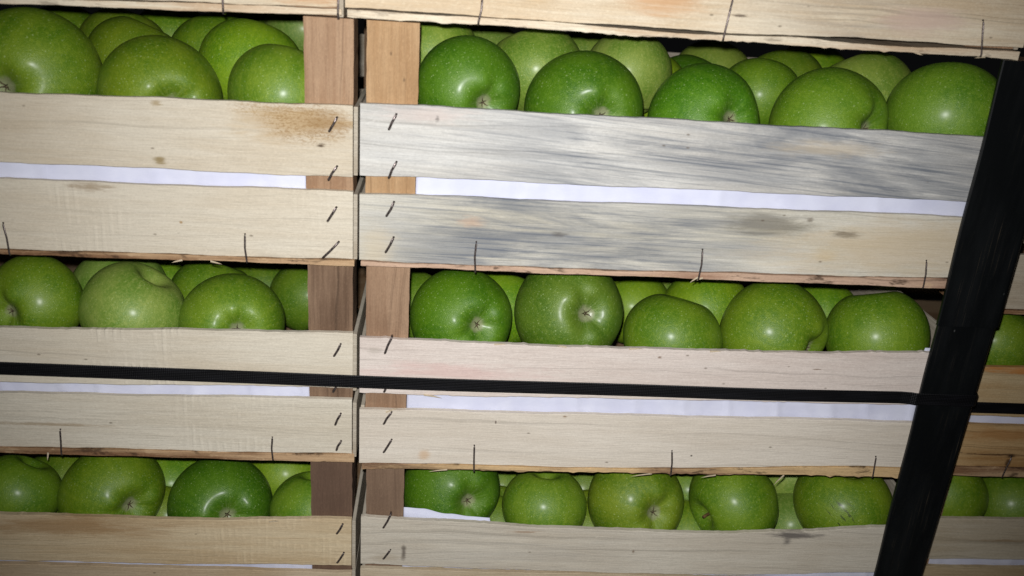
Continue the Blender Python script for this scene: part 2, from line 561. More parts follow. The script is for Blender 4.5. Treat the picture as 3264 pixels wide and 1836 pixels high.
EDGE_BROWN = wood('edge_wood_brown', (196, 156, 112), (140, 98, 64), 51, contrast=2.2, lines=1.0, patch=0.75)
EDGE_ROSE = wood('edge_wood_rose', (206, 168, 138), (160, 118, 92), 52, contrast=1.6, lines=1.0, patch=0.75)
EDGE_PALE = wood('edge_wood_pale', (232, 217, 188), (204, 172, 136), 53, contrast=1.6, lines=0.8, patch=0.4)
EDGE_SPLIT = wood('edge_wood_split', (220, 180, 122), (146, 108, 78), 54, contrast=2.2, lines=1.0, patch=0.75)

GREY = (132, 134, 138)
BROWN = (176, 138, 84)

# ------------------------------------------------------------------ ground under the stacks
gv = [(-3, -3, 0), (3, -3, 0), (3, 3, 0), (-3, 3, 0)]
ground = link('ground', gv, [(0, 1, 2, 3)], plain('grey_concrete', (120, 118, 114), 0.8, 0, 0.3, 12.0), None, (0, 0, -0.3835))
ground['kind'] = 'structure'

# ------------------------------------------------------------------ crates
LX0, LX1 = -0.4225, -0.0012
RX0, RX1 = 0.0, 0.424
crate('wooden crate cut off at the top, above the upper left crate of apples', 'L', -0.431, -0.0092, 0.0, 0.0445, 0.195,
      (level(-.43, -.009, .148, .151), level(-.43, -.009, .105, .107)),
      (level(-.43, -.009, .087, .098), level(-.43, -.009, .0425, .0545)),
      (level(-.43, -.009, .0420, .0538), level(-.43, -.009, .0390, .0497)),
      (POST_TAN, POST_TAN), (.03, .03), EDGE_PALE, END_WOOD,
      W((220, 204, 176), (202, 176, 138), 1, stains=[(-.03, .06, .03, .006, (196, 130, 70), .6)]),
      vert=[((-.0765, .064), (-.0765, .0475)), ((-.0125, .066), (-.0125, .0485))], seed=1)
crate('wooden crate with orange stained slat, cut off at the top, overhanging the black protector', 'R', -0.0084, 0.3945, -0.002, 0.050, 0.2,
      (level(-.009, .395, .152, .152), level(-.009, .395, .109, .109)),
      (level(-.009, .395, .0985, .0990), [(-.009, .0545), (.06, .0545), (.20, .0540), (.3, .0555), (.395, .0560)]),
      ([(-.009, .0538), (.10, .0536), (.2, .0522), (.26, .0536), (.3, .0525), (.395, .0535)], level(-.009, .395, .0497, .0490)),
      (POST_TAN, POST_TAN), (.03, .03), EDGE_PALE, END_WOOD,
      W((228, 211, 182), (208, 180, 142), 2, contrast=1.3, lines=1.0, blue=[(.24, .33, .35)],
        stains=[(.172, .072, .030, .014, (200, 144, 88), .6), (.1, .075, .012, .012, (206, 172, 124), .6), (.33, .068, .03, .01, (206, 178, 164), .6), (.22, .064, .006, .0012, (90, 76, 64), .8), (.226, .078, .004, .001, (90, 76, 64), .8)]),
      vert=[((.069, .066), (.0674, .0502)), ((.2136, .074), (.2110, .0498)), ((.3658, .0702), (.369, .0500))], seed=2, strip_fray=0.0008)

crate('upper left crate with brown knot patch at the end of its top slat', 'L', LX0, LX1, 0.0, -0.1015, 0.0485,
      (level(-.207, -.003, -.0045, -.0010), level(-.207, -.003, -.0455, -.0447)),
      (level(-.212, -.002, -.0560, -.0537), level(-.217, -.002, -.1000, -.0976)),
      (level(-.217, -.002, -.1004, -.0980), level(-.217, -.002, -.1034, -.1015)),
      (POST_TAN, POST_TAN), (.03, .0285), EDGE_BROWN,
      W((214, 201, 178), (200, 182, 154), 3, lines=0.6, mottle=[(-.030, -.013, .034, .016, (146, 112, 70), .6), (-.052, -.006, .03, .007, (160, 128, 84), .5)],
        stains=[(-.034, -.014, .040, .014, (180, 150, 104), .75), (-.02, -.012, .018, .010, (140, 106, 64), .5), (-.023, -.026, .003, .0016, (60, 44, 30), .9), (-.118, -.040, .004, .003, (140, 118, 72), .8), (-.118, -.006, .004, .002, (160, 138, 98), .7)]),
      W((216, 204, 182), (206, 190, 164), 4, lines=0.35, chatter=[(-.19, -.13, .5), (-.05, -.012, .4)], contrast=0.8,
        stains=[(-.16, -.058, .016, .003, (146, 124, 96), .7), (-.108, -.078, .0012, .0012, (160, 120, 60), .8)]),
      diag=[(0, (-.0133, -.0085), (-.0180, -.0171)), (0, (-.0134, -.0381), (-.0186, -.0468)), (1, (-.0139, -.0639), (-.0193, -.0730)), (1, (-.0125, -.0862), (-.0224, -.0971))],
      vert=[((-.2134, -.0833), (-.2116, -.1028)), ((-.0698, -.0837), (-.0691, -.1015))], seed=3)

crate('upper right crate with blue-grey streaked slats and a honey coloured post', 'R', RX0, RX1, 0.0, -0.1015, 0.0485,
      (level(0, .39, .0008, .0012), level(0, .39, -.0428, -.0408)),
      (level(0, .39, -.0546, -.0511), [(0, -.0980), (.12, -.0975), (.25, -.0955), (.39, -.0932)]),
      ([(0, -.0984), (.12, -.0979), (.25, -.0962), (.39, -.0938)], level(0, .39, -.1014, -.1003)),
      (POST_OAK, POST_TAN), (.0305, .024), EDGE_ROSE,
      W((216, 212, 204), (198, 192, 182), 5, blue=[(.09, .42, .9), (.0, .12, .4), (.22, .40, .6)], tilt=-0.07, lines=0.7, contrast=1.2,
        stains=[(.29, -.012, .04, .006, (196, 178, 148), .5), (.04, -.004, .03, .006, (214, 196, 186), .5), (.046, -.006, .0015, .002, (90, 84, 80), .6)]),
      W((216, 210, 196), (202, 192, 168), 6, blue=[(.01, .23, 1.0), (.03, .16, .5), (.16, .28, .6)], tilt=-0.02, lines=0.6,
        stains=[(.35, -.075, .10, .025, (202, 176, 134), .5), (.258, -.062, .040, .008, (104, 98, 86), .6), (.31, -.066, .012, .003, (104, 90, 70), .65), (.285, -.058, .003, .002, (110, 98, 84), .7), (.30, -.080, .012, .006, (206, 172, 104), .25),
                (.07, -.069, .010, .004, (204, 168, 138), .5), (.125, -.075, .006, .002, (90, 84, 80), .6), (.01, -.09, .014, .02, (206, 190, 160), .5)]),
      diag=[(0, (.0216, -.0047), (.0173, -.0140)), (0, (.0222, -.0336), (.0178, -.0437)), (1, (.0212, -.0588), (.0167, -.0680)), (1, (.0214, -.0817), (.0166, -.0917))],
      vert=[((.0731, -.0822), (.0734, -.1018)), ((.2182, -.0807), (.2180, -.1005)), ((.3678, -.0815), (.3692, -.1000))], seed=4)

crate('middle left crate with a dark streaked post, behind the black strap', 'L', LX0, LX1, 0.0, -0.2455, -0.1022,
      (level(-.224, -.002, -.1533, -.1481), level(-.229, -.002, -.1920, -.1877)),
      (level(-.230, -.002, -.2001, -.1967), level(-.235, -.002, -.2395, -.2388)),
      (level(-.235, -.002, -.2400, -.2393), level(-.236, -.002, -.2441, -.2453)),
      (POST_TAN, POST_BROWN), (.03, .0285), EDGE_BROWN,
      W((218, 206, 184), (206, 190, 164), 7, lines=0.45, chatter=[(-.18, -.10, 1.0)], contrast=0.9),
      W((220, 209, 188), (206, 192, 168), 8, lines=0.45, chatter=[(-.13, -.03, 0.7)], contrast=0.9,
        stains=[(-.2, -.222, .05, .0016, (150, 126, 92), .6)]),
      diag=[(0, (-.0114, -.1562), (-.0158, -.1650)), (0, (-.0133, -.1838), (-.0165, -.1913)), (1, (-.0115, -.2076), (-.0152, -.2162)), (1, (-.0113, -.2287), (-.0145, -.2359))],
      vert=[((-.1953, -.2255), (-.1960, -.2440)), ((-.0572, -.2270), (-.0571, -.2440))], seed=5, fray=0.0003)

crate('middle right crate with pinkish slats and a frayed top edge, behind the strap', 'R', RX0 + .001, RX1, 0.0, -0.2485, -0.1022,
      ([(0, -.1512), (.08, -.1525), (.2, -.1525), (.3, -.1510), (.39, -.1478)], level(0, .39, -.1921, -.1876)),
      (level(0, .39, -.2041, -.2018), [(0, -.2452), (.15, -.2448), (.39, -.2380)]),
      ([(0, -.2456), (.15, -.2453), (.39, -.2386)], level(0, .39, -.2496, -.2458)),
      (POST_FAWN, POST_TAN), (.0275, .014), EDGE_SPLIT,
      W((226, 211, 199), (212, 193, 180), 9, lines=0.8, contrast=0.9,
        stains=[(.06, -.174, .075, .008, (216, 172, 164), .4), (.01, -.160, .006, .004, (168, 158, 144), .4), (.2, -.158, .002, .001, (120, 92, 70), .8), (.31, -.163, .004, .0006, (120, 92, 70), .7)]),
      W((226, 213, 195), (212, 197, 177), 10, lines=0.55, contrast=0.8,
        stains=[(.045, -.238, .005, .005, (206, 170, 130), .6), (.14, -.205, .002, .001, (140, 110, 80), .8), (.093, -.211, .0006, .0018, (90, 70, 60), .8), (.232, -.233, .0008, .0008, (50, 40, 34), .9)]),
      diag=[(0, (.0216, -.1498), (.0172, -.1617)), (0, (.0202, -.1841), (.0171, -.1901)), (1, (.0224, -.2052), (.0172, -.2145)), (1, (.0228, -.2264), (.0175, -.2366))],
      vert=[((.0793, -.2294), (.0800, -.2492)), ((.2176, -.2294), (.2189, -.2484)), ((.3655, -.2298), (.3660, -.2462))], seed=6, fray=0.0011, strip_fray=0.0018)

crate('lower left crate with a tan knife-marked slat and dark brown post', 'L', LX0, LX1, 0.0, -0.3825, -0.2465,
      ([(-.25, -.2935), (-.12, -.2950), (-.003, -.2922)], [(-.25, -.3318), (-.12, -.3322), (-.003, -.3316)]),
      (level(-.25, -.003, -.3350, -.3378), level(-.25, -.003, -.3755, -.3755)),
      (level(-.25, -.003, -.3760, -.3760), level(-.25, -.003, -.3815, -.3815)),
      (POST_TAN, POST_DARK), (.03, .0285), EDGE_BROWN,
      W((219, 196, 156), (200, 170, 126), 11, lines=0.8, chatter=[(-.13, .02, 0.9)], contrast=1.3,
        stains=[(-.2, -.302, .07, .010, (150, 108, 60), .55)]),
      W((208, 184, 150), (190, 160, 120), 12, lines=0.5),
      diag=[(0, (-.0103, -.2960), (-.0145, -.3041)), (0, (-.0095, -.3204), (-.0143, -.3291))], seed=7, fray=0.0005)

crate('lower right crate with a sagging grey-beige slat and smudges, paper flap inside', 'R', RX0 + .0022, RX1, 0.0, -0.3825, -0.2505,
      ([(0, -.2895), (.06, -.2925), (.13, -.2958), (.24, -.2982), (.32, -.2955), (.385, -.2900)], [(0, -.3298), (.13, -.3335), (.26, -.3348), (.39, -.3305)]),
      (level(0, .39, -.3340, -.3390), level(0, .39, -.3755, -.3755)),
      (level(0, .39, -.3760, -.3760), level(0, .39, -.3815, -.3815)),
      (POST_ROSE, POST_TAN), (.0262, .024), EDGE_SPLIT,
      W((214, 203, 183), (198, 184, 162), 13, lines=0.7, contrast=1.1, blue=[(.02, .2, .18)],
        stains=[(.033, -.319, .0022, .009, (84, 74, 66), .75), (.318, -.2985, .024, .0035, (84, 78, 76), .8), (.314, -.304, .004, .0035, (84, 78, 76), .7), (.12, -.300, .014, .0012, (150, 116, 86), .6), (.2, -.315, .0012, .002, (116, 92, 70), .7), (.02, -.324, .012, .005, (176, 162, 140), .6)]),
      W((208, 190, 160), (190, 166, 130), 14, lines=0.5),
      diag=[(0, (.0233, -.2868), (.0182, -.2983)), (0, (.0235, -.3170), (.0186, -.3250))], seed=8, fray=0.0004)

QX0, QX1, QY = 0.436, 0.857, 0.050
crate('grey-beige crate at the picture edge, topmost beyond the black protector', 'R', QX0, QX1, QY, -0.1365, 0.0005,
      (level(QX0, QX1, -.040, -.040), level(QX0, QX1, -.082, -.082)),
      (level(QX0, QX1, -.0903, -.0903), level(QX0, QX1, -.1325, -.1325)),
      (level(QX0, QX1, -.1330, -.1330), level(QX0, QX1, -.1364, -.1364)),
      (POST_TAN, POST_TAN), (.024, .03), EDGE_BROWN, END_WOOD, W((196, 182, 158), (176, 156, 128), 15), seed=9)
crate('crate with orange-brown stained slats and rusty staple, beyond the black protector', 'R', QX0, QX1, QY, -0.2750, -0.1368,
      (level(QX0, QX1, -.1796, -.1796), level(QX0, QX1, -.2215, -.2215)),
      (level(QX0, QX1, -.2296, -.2296), level(QX0, QX1, -.2660, -.2660)),
      (level(QX0, QX1, -.2664, -.2664), level(QX0, QX1, -.2748, -.2748)),
      (POST_TAN, POST_TAN), (.024, .03), EDGE_BROWN,
      W((204, 178, 132), (184, 148, 98), 16, contrast=1.3, stains=[(.5, -.1815, .06, .004, (190, 122, 54), .8), (.485, -.214, .004, .002, (110, 76, 40), .7)]),
      W((200, 160, 104), (170, 122, 66), 17, contrast=1.5, lines=1.0, stains=[(.50, -.238, .05, .008, (160, 106, 50), .6), (.49, -.2555, .03, .0012, (70, 44, 24), .85), (.504, -.2565, .005, .002, (50, 32, 20), .9), (.503, -.265, .0025, .008, (60, 36, 20), .8)]),
      vert=[((.5039, -.2566), (.5005, -.2745))], seed=10)
crate('beige crate at the bottom beyond the black protector', 'R', QX0, QX1, QY, -0.3825, -0.2754,
      (level(QX0, QX1, -.3153, -.3153), level(QX0, QX1, -.3548, -.3548)),
      (level(QX0, QX1, -.3627, -.3627), level(QX0, QX1, -.3770, -.3770)),
      (level(QX0, QX1, -.3774, -.3774), level(QX0, QX1, -.3820, -.3820)),
      (POST_TAN, POST_TAN), (.024, .03), EDGE_BROWN, W((206, 192, 166), (188, 168, 136), 18, lines=0.8, stains=[(.52, -.336, .03, .0016, (150, 120, 84), .6)]), W((206, 182, 140), (184, 152, 106), 19), seed=11)

SPLINTER_WOOD = wood('splinter_wood', (232, 218, 190), (206, 182, 146), 61)
CRATES = [o for o in col.objects if o.name.startswith('fruit_crate')]


def splinter(crate, x, z, length, angle, yf=0.0, thick=0.0006):
    """A torn sliver of wood still hanging from the edge of a board."""
    c, s = math.cos(angle), math.sin(angle)
    t = thick
    v = [(-.0015, 0, t), (-.0015, 0, -t), (-.0015, 0.0012, 0), (length * .5, -.0004, t * .6), (length * .5, -.0004, -t * .7), (length * .5, 0.0006, 0), (length, -.0012, 0)]
    v = [(a * c - d * s, b_, a * s + d * c) for a, b_, d in v]
    f = [(0, 2, 1), (0, 1, 4, 3), (1, 2, 5, 4), (2, 0, 3, 5), (3, 4, 6), (4, 5, 6), (5, 3, 6)]
    link('splinter', v, f, SPLINTER_WOOD, crate, Vector((x, yf - 0.0009, z)) - crate.location)


for k, x, z, ln, an in ((3, .2165, -.1003, .005, 3.75), (3, .2195, -.1003, .003, 3.5), (1, .372, .0492, .006, 3.3), (1, .33, .0492, .004, 6.0),
                        (5, .060, -.2489, .012, 3.25), (5, .204, -.2482, .014, 3.28), (5, .30, -.2478, .009, 4.0), (5, .250, -.2482, .010, 3.3), (5, .045, -.1912, .011, -.12), (5, .02, -.2045, .008, .5),
                        (5, .09, -.1522, .007, .14), (5, .18, -.1520, .008, .10), (5, .135, -.1523, .006, 2.95), (5, .235, -.1518, .006, .12), (2, -.09, -.1025, .006, 6.1), (2, -.11, -.1026, .005, 3.4), (4, -.205, -.2445, .004, 4.6), (6, -.06, -.2945, .006, .2)):
    splinter(CRATES[k], x, z, ln, an)

# ------------------------------------------------------------------ white paper liners behind the slats
PAPER = paper_mat()


def liner(label, x0, x1, yf, floor, top, seed, wave=0.0011):
    """Sheet standing against the inside of the front slats; its ends turn back past the posts."""
    nx, nz = 200, 12
    cx, cz = (x0 + x1) / 2, floor + 0.05
    verts, faces = [], []
    for i in range(nx + 1):
        x = x0 + (x1 - x0) * i / nx
        zt = top(x)
        for j in range(nz + 1):
            z = floor + 0.007 + (zt - floor - 0.007) * j / nz
            n1 = mnoise.noise(Vector((x * 26 + seed * 9.1, z * 9, seed)))
            n2 = mnoise.noise(Vector((x * 70 + seed * 3.7, z * 30, seed + 5)))
            n3 = abs(mnoise.noise(Vector((x * 30 + z * 8 + seed * 5.2, z * 6, seed + 9))))
            y = yf + 0.0059 + wave * (n1 * 2.2 + 0.35 * n2 - 0.9 * max(0, 0.16 - n3) ** 1.5 * 15)
            y = min(max(y, yf + 0.0043), yf + 0.0078)
            verts.append((x - cx, y - yf, z - cz))
    for i in range(nx):
        for j in range(nz):
            a = i * (nz + 1) + j
            faces.append((a, a + nz + 1, a + nz + 2, a + 1))
    o = link('paper_liner', verts, faces, PAPER, None, (cx, yf, cz), smooth=True)
    s = o.modifiers.new('thickness', 'SOLIDIFY')
    s.thickness = 0.00025
    return tag(o, label, 'paper', 'white paper liners in the crates')


def flap_top(x):
    if x < 0.0942:
        return interp([(.031, -.2855), (.045, -.2869), (.065, -.2904), (.079, -.2924), (.0942, -.2928)], x)
    return -0.3035


liner('white paper showing in the slit of the upper left crate', -.39, -.0329, 0.0, -.1015, lambda x: -.010, 1)
liner('white paper showing in the slit of the grey streaked upper right crate', .0341, .3955, 0.0, -.1015, lambda x: -.006, 2)
liner('white paper showing under the strap in the middle left crate', -.39, -.0329, 0.0, -.2455, lambda x: -.162, 3, 0.0014)
liner('creased white paper under the strap in the pinkish middle right crate', .0321, .3955, 0.0, -.2485, lambda x: -.158 + (0.012 if x > .384 else 0), 4, 0.0014)
liner('white paper in the bottom slit of the lower left crate', -.39, -.0329, 0.0, -.3825, lambda x: -.302, 5)
liner('white paper with a flap standing above the slat of the lower right crate', .0320, .3955, 0.0, -.3825, flap_top, 6)
liner('white paper below the next stack\'s strap, beyond the black protector', .464, .82, QY, -.2750, lambda x: -.186, 7)
liner('white paper in the lowest crate beyond the black protector', .464, .82, QY, -.3825, lambda x: -.322, 8)

# ------------------------------------------------------------------ black corner protectors and straps
BLACK = black_plastic()


def protector(label, x0, x1, yf, z0, z1, back, th=0.0024, taper=0.0):
    """Angle profile: a flange on the front, a rounded fold and a flange running back."""
    rr = 0.004
    prof = [(x0, yf + th), (x0, yf + 0.0006), (x0 + 0.0006, yf)]
    for k in range(7):
        a = math.pi / 2 * k / 6
        prof.append((x1 - rr + rr * math.sin(a), yf + rr - rr * math.cos(a)))
    prof += [(x1, yf + back), (x1 - th, yf + back)]
    ri = rr - th
    for k in range(6, -1, -1):
        a = math.pi / 2 * k / 6
        prof.append((x1 - rr + ri * math.sin(a), yf + rr - ri * math.cos(a)))
    n = len(prof)
    cx, cz = (x0 + x1) / 2, (z0 + z1) / 2
    segs = 24
    verts, faces = [], []
    r = random.Random(int(z1 * 1000))
    for i in range(segs + 1):
        z = z0 + (z1 - z0) * i / segs
        for k, (x, y) in enumerate(prof):
            j = 0.00035 * math.sin(z * 60 + 2) if k < 3 else -taper * (1 - i / segs)
            verts.append((x - cx + j, y - yf, z - cz))
    for i in range(segs):
        for k in range(n):
            a, b_ = i * n + k, i * n + (k + 1) % n
            faces.append((a, b_, b_ + n, a + n))
    half = [tuple(range(n - 1, -1, -1)), tuple(range(segs * n, segs * n + n))]
    faces += half
    o = link('edge_protector', verts, faces, BLACK, None, (cx, yf, cz))
    return tag(o, label, 'edge protector', 'black corner edge protectors')


protector('long black plastic edge protector running down past the strap', 0.3850, 0.4276, -0.0034, -0.3820, -0.1000, 0.040, taper=0.005)
protector('shorter black plastic edge protector overlapping the top of the long one', 0.3826, 0.4272, -0.0062, -0.1250, 0.0486, 0.042)

STRAP = strap_mat()


def ribbon(pts, width, th, name, label):
    """Strap following pts = [(x, y, z_mid)]; its faces stand upright."""
    verts, faces = [], []
    c = Vector(pts[len(pts) // 2])
    n = len(pts)
    for i, p in enumerate(pts):
        a, b_ = Vector(pts[max(i - 1, 0)]), Vector(pts[min(i + 1, n - 1)])
        d = (b_ - a); d.z = 0; d.normalize()
        nrm = Vector((d.y, -d.x, 0))
        up = Vector((0, 0, width / 2))
        p = Vector(p) - c
        ch = Vector((0, 0, 0.0004))
        verts += [p - up, p - up + nrm * th * .6 , p - up + ch + nrm * th, p + up - ch + nrm * th, p + up + nrm * th * .6, p + up]
    for i in range(n - 1):
        for k in range(6):
            a, b_ = i * 6 + k, i * 6 + (k + 1) % 6
            faces.append((a, b_, b_ + 6, a + 6))
    faces.append((5, 4, 3, 2, 1, 0))
    faces.append(tuple(range((n - 1) * 6, n * 6)))
    o = link(name, verts, faces, STRAP, None, c)
    return tag(o, label, 'strap', 'black packing straps')


pts = []
for i in range(61):
    x = -0.43 + (0.372 + 0.43) * i / 60
    z = interp([(-.43, -.1802), (-.226, -.1807), (.033, -.1824), (.245, -.1824), (.384, -.1813)], x)
    pts.append((x, -0.0016 - 0.0004 * math.sin(x * 25), z))
pts += [(.379, -.0024, -.1813), (.3825, -.0036, -.1813), (.39, -.0037, -.1813), (.405, -.0037, -.1814), (.4205, -.0037, -.1815)]
for k in range(1, 7):
    a = math.pi / 2 * k / 6
    pts.append((.4230 + .0041 * math.sin(a), .0004 - .0041 * math.cos(a), -.1815))
pts += [(.4271, .015, -.1816), (.4271, .0345, -.1817)]
ribbon(pts, 0.0091, 0.0007, 'packing_strap', 'black embossed strap pulled across the middle crates and around the black protector')
ribbon([(.436 + .42 * i / 20, QY - 0.0012, -.2137) for i in range(21)], 0.0093, 0.0007, 'packing_strap', 'short stretch of black strap across the crate beyond the black protector')

# ------------------------------------------------------------------ apples
SKIN = apple_skin('apple_skin')
SKIN_SCAR = apple_skin('scratched_apple_skin', True)
CALYX_MAT = plain('dried_calyx', (100, 88, 66), 0.85, 0, 0.6, 22.0, 0.1)
STEM_MAT = plain('apple_stem', (112, 88, 52), 0.75, 0, 0.4, 8.0, 0.2)


def apple_profile(theta):
    rho, z = math.sin(theta), math.cos(theta)
    rho *= 1 + 0.045 * z
    z *= 0.965
    if z > 0:
        z -= 0.36 * math.exp(-(rho / 0.27) ** 2)
    else:
        z += 0.33 * math.exp(-(rho / 0.31) ** 2)
    return rho, z


def apple_mesh(variant):
    r = random.Random(variant * 17 + 3)
    rings, segs = 44, 48
    p1, p2, p5 = r.uniform(0, 6.3), r.uniform(0, 6.3), r.uniform(0, 6.3)
    a1, a2, sq = r.uniform(0.005, 0.03), r.uniform(0.005, 0.022), r.uniform(0.95, 1.02)
    verts, faces = [], []
    for i in range(rings + 1):
        th = math.pi * i / rings
        rho, z = apple_profile(th)
        for k in range(segs):
            ph = 2 * math.pi * k / segs
            lobe = max(0.0, -math.cos(th))
            wide = rho * (1 + a2 * math.cos(2 * ph + p2) + 0.022 * lobe * math.cos(5 * ph + p5))
            zz = z * sq + a1 * math.cos(ph + p1) * rho - 0.040 * lobe * (0.6 + 0.4 * math.cos(2 * ph + p1)) * math.cos(5 * ph + p5) * math.exp(-((rho - 0.42) / 0.22) ** 2)
            zz += 0.014 * math.cos(2 * ph + p5) * rho * (1 if z > 0 else 0.4)
            verts.append((wide * math.cos(ph), wide * math.sin(ph), zz))
    for i in range(rings):
        for k in range(segs):
            a, b_ = i * segs + k, i * segs + (k + 1) % segs
            faces.append((a, a + segs, b_ + segs, b_))
    me = bpy.data.meshes.new('apple_body')
    me.from_pydata(verts, [], faces)
    me.update()
    for f in me.polygons:
        f.use_smooth = True
    return me, sq


def calyx_mesh(variant):
    """Five dried sepals round a small cup, one connected piece."""
    r = random.Random(variant + 90)
    verts, faces = [(0, 0, 0.02)], []
    n = 5
    ring = []
    for k in range(2 * n):
        a = math.pi * k / n
        ring.append(len(verts))
        verts.append((0.034 * math.cos(a), 0.034 * math.sin(a), -0.012))
    for k in range(2 * n):
        faces.append((0, ring[(k + 1) % (2 * n)], ring[k]))
    for k in range(n):
        a = math.pi * (2 * k + 1) / n + r.uniform(-.2, .2)
        la, lb = r.uniform(0.05, 0.10), r.uniform(0.075, 0.20)
        i0, i1, i2 = ring[2 * k], ring[2 * k + 1], ring[(2 * k + 2) % (2 * n)]
        b0 = len(verts)
        w = 0.013
        tx, ty = -math.sin(a), math.cos(a)
        for s in (-1, 1):
            verts.append((la * math.cos(a) + s * w * tx, la * math.sin(a) + s * w * ty, -0.055 + r.uniform(-.01, .01)))
        verts.append((la * math.cos(a), la * math.sin(a), -0.038))
        tip = len(verts)
        verts.append((lb * math.cos(a + r.uniform(-.25, .25)), lb * math.sin(a + r.uniform(-.25, .25)), -0.06 + r.uniform(-.03, .03)))
        faces += [(i0, i1, b0 + 2, b0), (i1, i2, b0 + 1, b0 + 2), (b0, b0 + 2, tip), (b0 + 2, b0 + 1, tip)]
    me = bpy.data.meshes.new('calyx')
    me.from_pydata(verts, [], faces)
    me.update()
    me.materials.append(CALYX_MAT)
    return me


def stem_mesh():
    v, f = tube([(0, 0, -0.06), (0.01, 0, 0.06), (0.035, 0.01, 0.17), (0.07, 0.02, 0.27)], 0.034, 8)
    me = bpy.data.meshes.new('stem')
    me.from_pydata([tuple(a) for a in v], [], f)
    me.update()
    for q in me.polygons:
        q.use_smooth = True
    me.materials.append(STEM_MAT)
    return me


BODIES = [apple_mesh(k) for k in range(6)]
for me_, _s in BODIES:
    me_.materials.append(SKIN)
CALYXES = [calyx_mesh(k) for k in range(4)]
STEM = stem_mesh()
TONES = {'d': (0.077, 0.19, 0.005), 'g': (0.135, 0.24, 0.011), 'm': (0.147, 0.232, 0.009), 'p': (0.208, 0.308, 0.044), 'y': (0.182, 0.315, 0.009), 'o': (0.116, 0.19, 0.013)}

